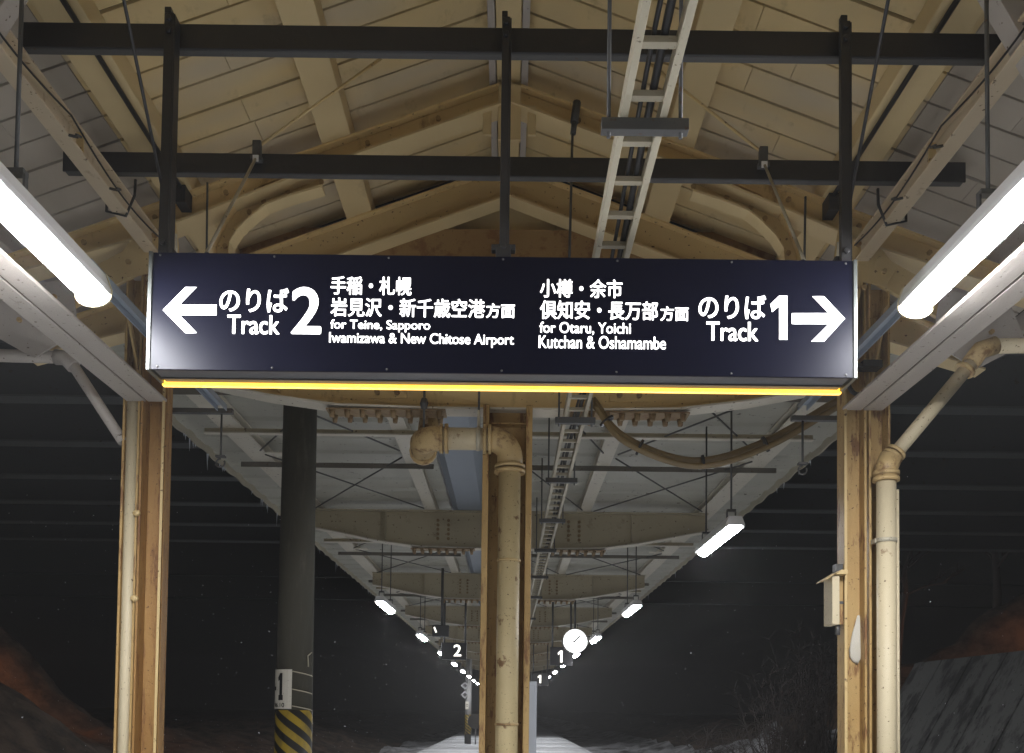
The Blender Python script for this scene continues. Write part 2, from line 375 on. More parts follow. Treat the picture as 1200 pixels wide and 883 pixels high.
# longitudinal girders at column heads and lower side beams
for s in (-1, 1):
    gx = CX+s*2.09
    mb = MB(); ibeam_y(mb, gx, -4.2, YA-.02, 4.262, 4.385, .085, .012, .010); mb.build('girder', M_girder, cano, .003)
    for y in (1.2, 2.4, 3.3, 4.45): MB().box(gx-.04, gx+.04, y, y+.01, 4.274, 4.373).build('girder_stiffener', M_cream, cano)
    MB().bar((gx+s*.17, 3.70, 4.05), (gx-s*.15, 3.70, 4.62), .09, .10, (0,1,0)).build('knee_strut', M_pale, cano, .004)
    bx = CX+s*2.105
    for xa, xb in ((bx-.118, bx-.006), (bx+.006, bx+.118)):
        MB().box(xa, xb, -4.2, YA-.04, 3.385, 3.402).box((xa+xb)/2-.02, (xa+xb)/2+.02, -4.2, YA-.04, 3.4025, 3.412).build('side_beam', M_pale, cano, .003)
    MB().box(bx-.006, bx+.006, -4.2, YA-.045, 3.393, 3.42).build('beam_joint', M_seam, cano)
    # gusset plate at the head, cranked outward arm, bolts
    f = lambda x: CX+s*x
    MB().prism([(f(1.93), 4.30), (f(1.96), 4.50), (f(2.12), 4.45), (f(2.30), 4.22), (f(2.23), 4.11), (f(2.10), 4.14), (f(2.06), 3.95), (f(2.05), 3.74), (f(1.93), 3.74)], YA-.075, YA-.063).build('gusset_plate', M_cream, cano, .002)
    MB().bar((f(2.20), YA-.045, 4.22), (f(2.78), YA-.045, 3.90), .03, .16, (0,0,1)).build('outrigger_arm', M_cream, cano, .003)
    MB().prism([(f(2.55), 4.10), (f(2.95), 4.02), (f(3.05), 3.78), (f(2.75), 3.62), (f(2.50), 3.78)], YA-.09, YA-.078).build('gusset_plate', M_pale, cano, .002)
    MB().bar((f(2.26), YA-.02, 4.02), (f(2.16), YA-.02, 3.55), .012, .05, (0,1,0)).bar((f(2.62), YA-.02, 3.72), (f(2.22), YA-.02, 3.52), .012, .06, (0,1,0)).build('side_brace', M_web, cano)
    # eave lattice seen outside the columns
    bl = MB()
    for x, z in ((2.0, 4.42), (2.07, 4.36), (2.0, 4.28), (2.14, 4.3), (2.04, 4.18), (2.0, 4.05), (2.0, 3.92), (2.22, 4.2), (2.1, 4.1)):
        bl.tube([(f(x), YA-.074, z), (f(x), YA-.095, z)], .015, 6)
    for x, z in ((2.64, 3.98), (2.76, 3.95), (2.7, 3.82), (2.84, 3.84)):
        bl.tube([(f(x), YA-.089, z), (f(x), YA-.108, z)], .015, 6)
    bl.build('bolt', M_boltpaint, cano)
    MB().tube([(CX+s*1.90, -4, RT(CX+1.9)-.03), (CX+s*1.90, 5.35, RT(CX+1.9)-.03)], .013, 6).box(CX+s*1.9-.03, CX+s*1.9+.03, 5.34, 5.46, RT(CX+1.9)-.12, RT(CX+1.9)-.02).build('conduit', M_rubber, cano)
    # sagging wire in the girder web
    pts = [(gx-s*.05, 3.1+.05*k, 4.36-.06*math.sin(math.pi*((k/24) % 1.0))) for k in range(0, 47)]
    MB().tube(pts, .005, 5).build('girder_wire', M_rubber, cano)
    # small hooks on the girder flange
    for y in (3.5, 4.3, 4.75):
        hk = MB(); hk.bar((gx-s*.04, y, 4.266), (gx-s*.085, y, 4.256), .010, .010).bar((gx-s*.085, y-.02, 4.256), (gx-s*.085, y+.03, 4.275), .010, .010)
        hk.build('girder_clip', M_dgrey, cano)

# ------------------------------------------------------------------ flat steel canopy further along
SP = 5.7; Y0 = 6.6; NB = 9; YEND = Y0+SP*(NB-1)+1.4
CC = -.03
can2 = thing('steel_canopy', 'long low steel platform canopy with tan cantilever beams running away behind the sign', 'canopy', (CC, Y0, 0))
def cantilever(y):
    mw = M_web if y < 7 else M_tanbeam  # front beam alone is ochre, standing for the strip's yellow spill
    pr = [(0, 3.72), (.55, 3.72), (1.2, 3.735), (1.7, 3.80), (2.2, 3.90), (2.62, 3.98)]
    zt = 4.19
    b = [(CC+s*x, z) for s in (-1,) for x, z in pr[::-1]]+[(CC+x, z) for x, z in pr[1:]]
    t = [(x, zt) for x, z in b]
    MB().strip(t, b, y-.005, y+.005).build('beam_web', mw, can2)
    MB().strip(b, [(x, z-.014) for x, z in b], y-.09, y+.09).build('beam_flange', M_lpurlin, can2)
    MB().strip([(x, z+.014) for x, z in t], t, y-.09, y+.09).build('beam_flange', M_tanbeam, can2)
    for s in (-1, 1):
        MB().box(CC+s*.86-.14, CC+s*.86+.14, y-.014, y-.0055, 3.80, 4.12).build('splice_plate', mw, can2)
        bl = MB()
        for i in range(5):
            for k in (-1, 1): bl.tube([(CC+s*.86+k*.07, y-.014, 3.84+.06*i), (CC+s*.86+k*.07, y-.040, 3.84+.06*i)], .021, 6)
        for i in range(8):
            for yy in (-.06, .06): bl.tube([(CC+s*.86-.38+.108*i, y+yy, 3.695), (CC+s*.86-.38+.108*i, y+yy, 3.645)], [.024, .017], 6)
        bl.build('bolt', M_boltrust, can2)
        MB().box(CC+s*.86-.42, CC+s*.86+.42, y-.085, y+.085, 3.694, 3.705).build('flange_plate', M_boltrust, can2)
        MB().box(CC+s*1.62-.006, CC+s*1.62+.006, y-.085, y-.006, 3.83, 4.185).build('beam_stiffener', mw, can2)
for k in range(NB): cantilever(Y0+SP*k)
for k in range(NB):
    y = Y0+SP*k
    c = MB().box(CC-.172, CC-.128, y-.15, y+.15, -.05, 3.72).box(CC+.128, CC+.172, y-.15, y+.15, -.05, 3.72).box(CC-.128, CC+.128, y-.008, y+.008, -.05, 3.72)
    c.box(CC-.128, CC+.128, y-.10, y-.01, 3.60, 3.61)
    c.build('column', M_ochre, can2, .004)
    MB().box(CC-.25, CC+.25, y-.22, y+.22, -.03, .02).build('column_base', M_ochre, can2, .004)
# ochre on the front beam web paints in yellow glow from the sign strip
for x in (-2.6, -1.02, 1.0, 2.6):
    wd = .22 if abs(x) > 2 else .15
    mb = MB(); ibeam_y(mb, CC+x, 6.56, YEND, 4.206, 4.30, wd, .012, .01); mb.build('purlin', M_lpurlin, can2)
for k in range(NB-1):
    for d, kind in ((1.0, 0), (2.1, 1), (3.3, 0)):
        y = Y0+SP*k+d
        for xa, xb in ((-2.85, -.80), (-.22, 2.85)):
            if kind == 0: MB().box(CC+xa, CC+xb, y, y+.008, 4.150, 4.204).box(CC+xa, CC+xb, y+.0085, y+.06, 4.197, 4.204).build('cross_angle', M_angle, can2)
            else:
                MB().box(CC+xa, CC+xb, y, y+.008, 4.162, 4.204).build('cross_channel', M_tanbeam, can2)
                MB().box(CC+xa, CC+xb, y-.03, y+.035, 4.150, 4.1615).build('cross_channel_flange', M_lpurlin, can2)
# corrugated roof sheet: ribs across the platform
sh = bmesh.new(); prof = []; y = 6.55
while y < YEND:
    prof += [(y, 4.306), (y+.30, 4.306), (y+.36, 4.326), (y+.50, 4.326), (y+.56, 4.306)]; y += .56
for s0, s1 in ((-3.15, -.78), (-.28, 3.15)):
    va = [sh.verts.new((CC+s0, y, z)) for y, z in prof]; vb = [sh.verts.new((CC+s1, y, z)) for y, z in prof]
    for i in range(len(prof)-1):
        if prof[i+1][0]-prof[i][0] > 1e-6: sh.faces.new((va[i], vb[i], vb[i+1], va[i+1]))
_s = MB(); _s.bm.free(); _s.bm = sh; _s.build('roof_sheet', M_sheet, can2)
MB().box(CC-3.18, CC+3.18, 6.55, YEND, 4.36, 4.50).build('roof_snow', M_psnow, can2)
for s in (-1, 1):
    x = CC+s*3.155
    ew = MB(); yy = frange(6.55, 40, .07)
    pr = [(y, 4.238+.010*math.sin(y*2*math.pi/.56)) for y in yy]
    va = [[ew.bm.verts.new((x+dx, y, z)) for y, z in pr] for dx in (-.008, .008)]; vb = [[ew.bm.verts.new((x+dx, y, 4.36)) for y, z in pr] for dx in (-.008, .008)]
    for i in range(len(yy)-1):
        for A, B in ((va[0], vb[0]), (va[1], vb[1]), (va[0], va[1])): ew.bm.faces.new((A[i], A[i+1], B[i+1], B[i]))
    ew.build('eave_edge', M_galv, can2)
    MB().box(x-.012, x+.012, 40, YEND, 4.24, 4.36).build('eave_trim', M_galv, can2)
    ic = MB()
    for k in range(60 if s < 0 else 10):
        y = 7.5+abs(random.gauss(0, 9)); l = random.uniform(.02, .08)*(3.5 if random.random() < .1 else 1)
        ic.tube([(x+random.uniform(-.008, .008), y, 4.242), (x, y, 4.24-l)], [.008, .001], 5, False)
    tag(ic.build('icicle_fringe', M_ice, can2), kind='stuff')
# blue grey valley gutter
MB().prism([(CC-.75, 4.30), (CC-.66, 4.207), (CC-.36, 4.207), (CC-.27, 4.30), (CC-.27, 4.31), (CC-.75, 4.31)], 6.72, YEND).build('gutter', M_zinc, can2)
# diagonal tie rods in each bay
for k in range(NB-1):
    y = Y0+SP*k
    for j in range(2):
        ya, yb = y+.25+j*2.7, y+2.75+j*2.7
        for xa, xb in ((-2.5, -1.1), (1.1, 2.5)):
            if k < 5:
                MB().tube([(CC+xa, ya, 4.19), (CC+xb, yb, 4.19)], .009, 5).build('tie_rod', M_dgrey, can2)
                MB().tube([(CC+xb, ya, 4.175), (CC+xa, yb, 4.175)], .009, 5).build('tie_rod', M_dgrey, can2)
        if k < 4:
            MB().tube([(CC+.05, ya, 4.19), (CC+.95, yb, 4.19)], .009, 5).build('tie_rod', M_dgrey, can2)
            for s in (-1, 1): MB().prism([(CC+s*2.5, 4.193), (CC+s*2.3, 4.193), (CC+s*2.3, 4.2), (CC+s*2.5, 4.2)], ya-.06, ya+.08).build('rod_plate', M_lpurlin, can2)

# ------------------------------------------------------------------ the hanging sign
SY, SB = 3.80, 3.98
SX0, SX1, SZ0, SZ1 = -1.488, 1.397, 2.977, 3.466
sign = thing('hanging_sign', 'wide navy backlit direction sign for tracks 2 and 1 hanging across the platform', 'sign', ((SX0+SX1)/2, SY, SZ0))
MB().box(SX0, SX1, SY, SY+.012, SZ0, SZ1).build('sign_face', M_navy, sign, .002)
MB().prism([(SX0+.01, SZ0+.004), (SX1-.01, SZ0+.004), (SX1-.005, SZ1), (SX0+.005, SZ1)], SY+.012, SB+.02).build('housing', painted('grey_sign_box', (.12, .12, .125), (.09, .09, .092), None, rough=.45), sign)
for s, xe in ((-1, SX0), (1, SX1)):
    MB().box(min(xe, xe+s*.016), max(xe, xe+s*.016), SY-.006, SB+.03, SZ0-.003, SZ1+.003).build('end_cap', M_alu, sign, .002)
MB().box(SX0-.005, SX1+.01, SB-.012, SB+.006, SZ0+.0145, SZ0+.02).box(SX0+.01, SX1-.01, SB-.08, SB-.074, SZ0-.002, SZ0+.006).build('lower_lip', M_dgrey, sign)
MB().box(-1.497, 1.405, SB-.022, SB+.004, 2.966, 2.990).build('light_strip', M_yellow, sign, .002)
_W = lambda px, py: (lambda d: EYE+d*(SY/d.y))(_F+(px-PPX)/FPX*_R-(py-PPY)/FPX*_U)
ONE = [(.0, .80), (.52, 1), (1, 1), (1, 0), (.52, 0), (.52, .76), (.10, .62)]
BLOCK_ONE = [(.0, .84), (.38, 1), (.80, 1), (.80, .19), (.92, .19), (.92, 0), (.12, 0), (.12, .19), (.30, .19), (.30, .74), (.05, .70)]
def outline(pts, X0, X1, Z0, Z1, Y, name, mat, parent, sub=1):
    bm = bmesh.new(); o3 = parent.matrix_world.translation
    v = [bm.verts.new(Vector((X0+(X1-X0)*x, Y, Z0+(Z1-Z0)*z))-o3) for x, z in pts]
    bm.faces.new(v).normal_update(); bmesh.ops.triangulate(bm, faces=bm.faces[:])
    me = bpy.data.meshes.new(name); bm.to_mesh(me); bm.free(); me.materials.append(mat)
    o = bpy.data.objects.new(name, me); C.objects.link(o); o.parent = parent
    return o
def letters(body, x0, x1, y0, y1, name='lettering', bold=.022, mat=None, parent=None, plane=None, depth=.004):
    cu = bpy.data.curves.new('lettering', 'FONT'); cu.body = body; cu.size = 1; cu.resolution_u = 6
    t = bpy.data.objects.new('lettering_curve', cu); C.objects.link(t)
    dg = bpy.context.evaluated_depsgraph_get(); dg.update()
    me = bpy.data.meshes.new_from_object(t.evaluated_get(dg))
    bpy.data.objects.remove(t); bpy.data.curves.remove(cu)
    xs = [v.co.x for v in me.vertices]; zs = [v.co.y for v in me.vertices]
    if plane is None:
        a, b = _W(x0, y1), _W(x1, y0); off = .5*(x1-x0)*0
        # keep lines parallel to the sign: take the height at the line's centre
        zc = _W((x0+x1)/2, (y0+y1)/2); hz = (_W((x0+x1)/2, y0).z-_W((x0+x1)/2, y1).z)/2
        X0, X1, Z0, Z1, Y = _W(x0, (y0+y1)/2).x, _W(x1, (y0+y1)/2).x, zc.z-hz, zc.z+hz, SY-.0025
    else: X0, X1, Z0, Z1, Y = plane
    o3 = parent.matrix_world.translation
    kx = (X1-X0)/(max(xs)-min(xs)); kz = (Z1-Z0)/(max(zs)-min(zs)); mx, mz = min(xs), min(zs)
    for v in me.vertices: v.co = Vector((X0+(v.co.x-mx)*kx, Y, Z0+(v.co.y-mz)*kz))-o3
    if bold:                                         # a bolder face: the glyphs repeated a hair's breadth apart
        bm = bmesh.new(); hgt = Z1-Z0
        for k, (i, j) in enumerate(((0,0), (1,0), (-1,0), (0,1), (0,-1), (.7,.7), (-.7,.7), (.7,-.7), (-.7,-.7))):
            tmp = me.copy()
            for v in tmp.vertices: v.co += Vector((i*bold*hgt, -k*.00008, j*bold*hgt*.8))
            bm.from_mesh(tmp); bpy.data.meshes.remove(tmp)
        bm.to_mesh(me); bm.free()
    me.name = name; me.materials.clear(); me.materials.append(mat)
    o = bpy.data.objects.new(name, me); C.objects.link(o); o.parent = parent
    return o
L = lambda b, x0, x1, y0, y1, bold=.022: letters(b, x0, x1, y0, y1, 'lettering', bold, M_letter, sign)
L('のりば', 258, 338, 338.5, 366, .02); L('Track', 267, 327.5, 370, 392, .02); L('2', 343, 375.5, 338, 391, .026)
L('手稲・札幌', 388, 482, 325, 346, .018); L('岩見沢・新千歳空港', 388, 568, 350.5, 372, .018); L('方面', 570, 603, 356.5, 373, .024)
L('for Teine, Sapporo', 387.5, 504, 375.8, 389.5, .015); L('Iwamizawa & New Chitose Airport', 386, 602, 391.2, 407, .015)
L('小樽・余市', 633, 729, 328, 349.3, .018); L('倶知安・長万部', 633, 770.6, 353.4, 375, .018); L('方面', 774, 806.5, 360, 376.5, .024)
L('for Otaru, Yoichi', 632.5, 739, 378.4, 393, .015); L('Kutchan & Oshamambe', 631.5, 780, 394.4, 409.2, .015)
L('のりば', 819, 897, 346.5, 374, .02); L('Track', 828, 888, 378, 400, .02); outline(ONE, _W(902.5, 373).x, _W(922.5, 373).x, _W(912, 398.5).z, _W(912, 347).z, SY-.0025, 'lettering', M_letter, sign)
def arrow(pts):
    q = [(lambda p: (p.x, p.z))(_W(*p)) for p in pts]
    n = len(q)
    mb = MB(); v = [mb.bm.verts.new((x, SY-.0025, z)) for x, z in q]; mb.bm.faces.new(v).normal_update()
    bmesh.ops.triangulate(mb.bm, faces=mb.bm.faces[:])
    mb.build('arrow', M_letter, sign)
arrow([(191.2,363.8), (217.5,337), (231,337), (210.8,357.6), (254,357.6), (254,370), (210.8,370), (231,390.8), (217.5,390.8)])
arrow([(990,373.8), (965.3,400.8), (950.5,400.8), (971,380.3), (927.7,380.3), (927.7,367.6), (971,367.6), (951.6,347.8), (965.3,347.8)])
for k in range(7):
    x = SX0+.03+(SX1-SX0-.06)*k/6
    for z in (SZ0+.012, SZ1-.012): MB().dome((x, SY-.001, z), .005, (1, .5, 1), 8).build('screw', M_dgrey, sign)
# hangers of the sign: two-angle posts with bolts, up past the upper beam
for px in (191, 591, 993.5):
    p = _W(px, 200)
    x = p.x
    wd = .040 if px != 591 else .034
    h = MB().box(x-wd/2, x+wd/2, SY+.02, SY+.05, SZ1+.002, 4.50)
    h.bar((x-.006, SY+.035, 4.50), (x-.006, SY+.035, 4.525), wd*.7, .03, (0,1,0))
    h.box(x+wd/2, x+wd/2+.006, SY+.02, SY+.085, SZ1+.002, 4.495)
    for z in (4.42, 4.47, SZ1+.05): h.tube([(x, SY+.022, z), (x, SY+.005, z)], .013, 6)
    if px == 591: h.box(x-.032, x+.032, SY+.012, SY+.052, SZ1+.002, SZ1+.06).box(x-.05, x+.05, SY+.014, SY+.05, SZ1+.035, SZ1+.06)
    else: h.box(x-.03, x+.03, SY+.06, SY+.15, SZ1+.002, SZ1+.05)
    h.build('hanger_post', M_black, sign, .003)

# ------------------------------------------------------------------ dark cross beams the sign hangs from
def cross_beam(x0, x1, y, z0, z1, label):
    t = thing('support_beam', label, 'beam', ((x0+x1)/2, y, z0), 'dark steel beams laid across the girders')
    MB().box(x0, x1, y, y+.012, z0, z1).build('beam_web', M_black, t, .003)
    MB().box(x0+.01, x1-.01, y+.0125, y+.05, z0, z0+.012).build('lower_flange', M_dgrey, t, .002)
    MB().box(x0+.01, x1-.01, y+.0125, y+.05, z1-.012, z1).build('upper_flange', M_black, t, .002)
    return t
b1 = cross_beam(-2.115, 2.066, 3.89, 4.395, 4.503, 'upper black steel beam the sign posts are bolted to')
b2 = cross_beam(-2.40, 2.39, 4.87, 4.425, 4.532, 'black steel beam lower in view, crossing behind the three sign posts')
for s in (-1, 1):
    gx = CX+s*2.09
    MB().tube([(gx-s*.075, 4.99, 4.45), (gx-s*.075, 4.985, 4.36), (gx-s*.03, 4.985, 4.245), (gx+s*.075, 4.985, 4.27), (gx+s*.075, 4.99, 4.45)], .008, 6).build('clamp_bolt', M_black, b2)
    x = -1.365 if s < 0 else 1.31
    MB().box(x-.022, x+.022, 4.835, 4.868, 4.50, 4.585).box(x-.03, x+.03, 4.83, 4.868, 4.475, 4.50).build('clamp', M_dgrey, b2, .003)
    MB().box(x-.016, x+.016, 4.825, 4.8285, 4.462, 4.498).build('clamp_nut', M_white, b2, .002)
    nm = 'left' if s < 0 else 'right'
    t = thing('stay_rod', f'thin steel stay rod slanting from the sign corner up past the {"left" if s < 0 else "right"} beam clamp', 'rod', (x, 4.8, 4.47), 'stay rods of the sign')
    xe = -1.36 if s < 0 else 1.28
    MB().tube([(xe-.0*s, 3.99, 3.50), (x, 4.82, 4.47)], .008, 6).build('lower_rod', M_galv, t)
    MB().tube([(x, 4.86, 4.56), (-.62 if s < 0 else .60, 4.95, 5.20)], .008, 6).build('upper_rod', M_cream, t)
    MB().tube([(xe, 3.99, 3.50), (xe+.012*s*-1, 4.06, 3.58)], .018, 8).dome((xe, 3.985, 3.50), .035, (1,1,1), 8).build('turnbuckle', M_black, t)
    t = thing('stay_wire', f'dark wire running from the roof down behind the {nm} post of the sign', 'wire', (xe, 4.02, 3.5), 'stay wires of the sign')
    MB().tube([(xe-s*.0+s*.01, 4.02, 3.52), (s*1.62, 3.62, 4.62)] if 0 else [(-1.49, 4.03, 3.62), (-1.437, 3.3, 4.21), (-1.40, 2.75, 4.75)] if s < 0 else [(1.427, 4.03, 3.62), (1.355, 3.3, 4.25), (1.31, 2.75, 4.75)], .007, 6).build('wire', M_black, t)
    MB().tube([(-1.49, 4.03, 3.66), (-1.49, 4.04, 3.56)] if s < 0 else [(1.427, 4.03, 3.66), (1.427, 4.04, 3.56)], .016, 8).build('shackle', M_galv, t)

# ------------------------------------------------------------------ hanging rod at the right of the ridge
t = thing('hanger_rod', 'slim drop rod with turnbuckle hanging from the rafter right of the middle post', 'rod', (.335, 5.42, 3.9))
MB().tube([(.335, 5.40, 5.02), (.32, 5.40, 3.95)], .008, 6).build('rod', M_dgrey, t)
MB().tube([(.36, 5.41, 5.19), (.345, 5.40, 5.06)], .024, 8).tube([(.345, 5.40, 5.06), (.338, 5.40, 4.99)], .017, 8).build('turnbuckle', M_dgrey, t)
t = thing('hanger_rod', 'slim drop rod beside the left curved brace of the gabled canopy', 'rod', (-1.79, 5.38, 4.0))
MB().tube([(-1.80, 5.38, 4.66), (-1.79, 5.38, 3.95)], .007, 6).build('rod', M_dgrey, t)
t = thing('hanger_rod', 'slim drop rod beside the right curved brace of the gabled canopy', 'rod', (1.68, 5.38, 4.0))
MB().tube([(1.70, 5.38, 4.62), (1.69, 5.38, 3.95)], .007, 6).build('rod', M_dgrey, t)

# ------------------------------------------------------------------ fluorescent lamps
def lamp_proto(label, group, rod, ln=1.25, mt=None):
    t = thing('fluorescent_lamp', label, 'lamp', (0,0,0), group)
    h = ln/2
    MB().prism([(-.076, -.012), (-.057, -.012), (-.057, .0), (.057, .0), (.057, -.012), (.076, -.012), (.076, .01), (.052, .075), (-.052, .075), (-.076, .01)], -h, h).build('housing', M_white, t, .004)
    for y0, y1 in ((h+.001, h+.014),) if not mt else ():
        MB().prism([(.078*math.cos(R_(a)), -.012+.052*math.sin(R_(a))) for a in range(180, 361, 15)]+[(.078, .012), (.053, .078), (-.053, .078), (-.078, .012)], y0, y1).build('end_cap', M_pipe, t, .003)
    d = MB(); r = .055; n = 14; rings = []
    for k in range(-4, 21):
        if k <= 0: a = (k+4)/4*90; yy = -h+.032+r*(1-math.sin(R_(a))); sc_ = max(.05, math.sin(R_(a))) if a else .05
        if k <= 0: yy = -h+.032+r*(1-math.sin(R_(a))); sc_ = max(.08, math.sqrt(max(0, 1-(1-math.sin(R_(a)))**2)))
        elif k < 16: yy = -h+.032+r+(2*h-.064-2*r)*k/16; sc_ = 1
        else: a = (20-k)/4*90; yy = h-.032-r*(1-math.sin(R_(a))); sc_ = max(.08, math.sqrt(max(0, 1-(1-math.sin(R_(a)))**2)))
        rings.append([d.bm.verts.new((r*sc_*math.cos(R_(180+180*j/n)), yy, -.003+.85*r*sc_*math.sin(R_(180+180*j/n)))) for j in range(n+1)])
    for a, b in zip(rings, rings[1:]):
        for j in range(n): f = d.bm.faces.new((a[j], a[j+1], b[j+1], b[j])); f.smooth = True
    d.bm.faces.new(rings[0]); d.bm.faces.new(rings[-1][::-1])
    d.build('tube', mt or M_tube, t)
    for y in (-.45, .45) if rod < .9 else (-.0,):
        MB().tube([(0, y, .15), (0, y, rod)], .008, 6).build('hanger_rod', M_dgrey, t)
        MB().box(-.035, .035, y-.02, y+.02, .138, .155).box(-.038, -.03, y-.012, y+.012, .076, .138).box(.03, .038, y-.012, y+.012, .076, .138).build('hook', M_dgrey, t)
    return t
near = lamp_proto('big bright tube lamp in the left foreground under the gabled canopy', 'tube lamps under the gabled canopy', 1.28)
near.location = (-1.77, 3.26, 3.335)
n2 = copy_tree(near); n2.location = (1.77, 3.44, 3.405); n2['label'] = 'big bright tube lamp in the right foreground under the gabled canopy'
for s, nm in ((-1, 'left'), (1, 'right')):  # lamp pair added out of view to brighten the roof
    c = copy_tree(near); c.location = (s*1.77, -1.9, 3.42); c['label'] = f'added unseen tube lamp behind the photographer on the {nm} side of the gabled canopy'
far = lamp_proto('short bright tube lamp just left of the right column, largest of its row', 'tube lamps along the edges of the steel canopy', 1.12, 1.25, M_tube_far)
far.location = (1.77, 7.97, 3.075)
# two rods for the far ones
for ch in list(far.children):
    if ch.name.startswith(('hanger_rod', 'hook')):
        c = ch.copy(); C.objects.link(c); c.parent = far; c.location.y = .48; ch.location.y = -.48
ordw = ['', 'second', 'third', 'fourth', 'fifth', 'sixth', 'seventh', 'eighth', 'ninth']
for k in range(1, 9):
    c = copy_tree(far); c.location = (1.77, 7.97+5.65*k, 3.075); c['label'] = f'small bright tube lamp, {ordw[k]} along the right edge of the steel canopy'
    c = copy_tree(far); c.location = (-1.77, 7.72+5.65*k, 3.055); c['label'] = f'small bright tube lamp, {["", "first", "second", "third", "fourth", "fifth", "sixth", "seventh", "eighth"][k]} along the left edge of the steel canopy'
# lamp rails
for s, nm in ((-1, 'left'), (1, 'right')):
    dz = -.055 if s < 0 else -.01
    t = tag(MB().box(s*1.77-.03, s*1.77+.03, 3.80, 5.66, 3.488+dz, 3.492+dz).box(s*1.77-.03, s*1.77-.025, 3.80, 5.66, 3.455+dz, 3.487+dz).box(s*1.77+.025, s*1.77+.03, 3.80, 5.66, 3.455+dz, 3.487+dz).build('lamp_rail', M_zinc), f'grey metal lamp rail running back from the {nm} foreground tube lamp', 'rail', 'grey lamp rails')
    t = thing('lamp_hook', f'empty lamp hook on a rod below a short crossbar, inside the {nm} column', 'hook', (s*1.9, 6.1, 3.4), 'empty lamp hooks')
    MB().box(min(s*1.72, s*2.3), max(s*1.72, s*2.3), 5.70, 5.74, 3.40, 3.43).build('crossbar', M_dgrey, t, .003)
    x = s*1.79
    MB().tube([(x, 5.72, 3.40), (x, 5.72, 3.13)], .007, 6).build('rod', M_dgrey, t)
    MB().tube(arc((x, 5.72, 3.095), .026, 90, 390, 14, ((1,0,0), (0,0,1))), .006, 6, True).box(x-.028, x+.028, 5.70, 5.74, 3.128, 3.14).build('hook', M_dgrey, t)

# ------------------------------------------------------------------ cable ladder
LZ = 3.6; lx0, lx1 = .360, .490
lad = thing('cable_ladder', 'pale steel cable ladder running along the platform over the sign', 'cable tray', (.425, 4, LZ))
for x in (lx0, lx1): MB().box(x-.012, x+.012, 1.5, 55, LZ-.03, LZ+.03).build('rail', M_galv, lad, .002)
y = 1.75; k = 0
rung = None
while k < 96:
    if rung is None: rung = MB().box(lx0+.012, lx1-.012, y-.015, y+.015, LZ-.012, LZ+.008).build('rung', M_galv, lad)
    else:
        c = rung.copy(); C.objects.link(c); c.parent = lad; c.location = (0, .245*k, 0)
    k += 1
rs = MB()
for j in range(k, 215): rs.box(lx0+.012, lx1-.012, y+.245*j-.015, y+.245*j+.015, LZ-.012, LZ+.008)
tag(rs.build('rung', M_galv, lad), kind='stuff')
for cx, r, lab in ((.455, .013, 'thick black cable lying on the cable ladder'), (.425, .008, 'thinner black cable beside the thick one on the cable ladder')):
    pts = [(cx+.02*math.sin(q*.7+cx*9), 1.5+q*.6, LZ+.010+r) for q in range(80)]
    tag(MB().tube(pts, r, 6).build('cable', M_rubber), lab, 'cable', 'cables on the ladder')
hl = ['dark hanger bar carrying the cable ladder above the sign', 'hanger bar carrying the cable ladder just below the sign light strip',
      'hanger bar under the cable ladder, second beyond the sign', 'hanger bar under the cable ladder, third beyond the sign', 'hanger bar under the cable ladder, fourth beyond the sign',
      'hanger bar under the cable ladder, fifth beyond the sign', 'hanger bar under the cable ladder, sixth beyond the sign', 'hanger bar under the cable ladder, seventh beyond the sign']
for k, (y, zt) in enumerate(((3.06, 5.2), (6.25, 4.25), (7.9, 4.2), (9.6, 4.2), (11.4, 4.2), (13.7, 4.2), (16.2, 4.2), (20, 4.2))):
    t = thing('ladder_hanger', hl[k], 'hanger', (.425, y, LZ-.05), 'hangers of the cable ladder')
    xa, xb = (.285, .575) if k == 0 else (.29, .56)
    MB().box(xa, xb, y-.02, y+.02, LZ-.072, LZ-.031).build('bar', M_dgrey, t, .002)
    for x in (xa+.025, xb-.025): MB().tube([(x, y, LZ-.09), (x, y, zt)], .007, 6).build('rod', M_dgrey, t)

# ------------------------------------------------------------------ drain pipe at the middle column
dp = thing('drainpipe', 'rusty cream drainpipe with two elbows in front of the middle column', 'pipe', (-.02, 6.38, 0))
yv = 6.40; rp = .076; zh = 3.46; xv = -.012; xl = -.63
MB().tube([(xv, yv, -.05), (xv, yv, 3.24)], rp, 16).build('pipe', M_midpipe, dp)
MB().tube([(xv-.12, yv, zh), (xl+.13, yv, zh)], rp, 16).build('pipe', M_pipe, dp)
e1 = arc((xv-.13, yv, zh-.13), .13, 90, 0, 8, ((1,0,0), (0,0,1)))
MB().tube(e1+[(xv, yv, 3.27)], [rp+.012]*10, 16).build('elbow', M_rustpipe, dp)
e2 = [Vector((xl+.15, yv, zh))]+arc((xl+.13, yv+.13, zh), .13, 270, 180, 8, ((1,0,0), (0,1,0)))+[Vector((xl, yv+.20, zh-.03))]
MB().tube(e2, rp+.010, 16).build('elbow', M_rustpipe, dp)
MB().tube([(xl, yv+.21, zh-.035), (xl, yv+.42, zh+.05), (xl+.05, yv+.6, 4.2)], rp, 12).build('pipe', M_rustpipe, dp)
MB().tube([(xl, yv+.2, zh-.03), (xl, yv+.235, zh-.03)], rp+.022, 16).build('collar', M_rustpipe, dp)
for z in (3.235, 3.27): MB().tube([(xv, yv, z-.011), (xv, yv, z+.011)], rp+.03, 16).build('collar', M_rustpipe, dp)
for z in (2.62, 1.5): MB().tube([(xv, yv, z-.008), (xv, yv, z+.008)], rp+.006, 16).build('collar', M_rustpipe, dp)
for x in (xv-.14, xv-.175, xl+.145, xl+.18): MB().tube([(x-.011, yv, zh), (x+.011, yv, zh)], rp+.026, 16).build('collar', M_rustpipe, dp)
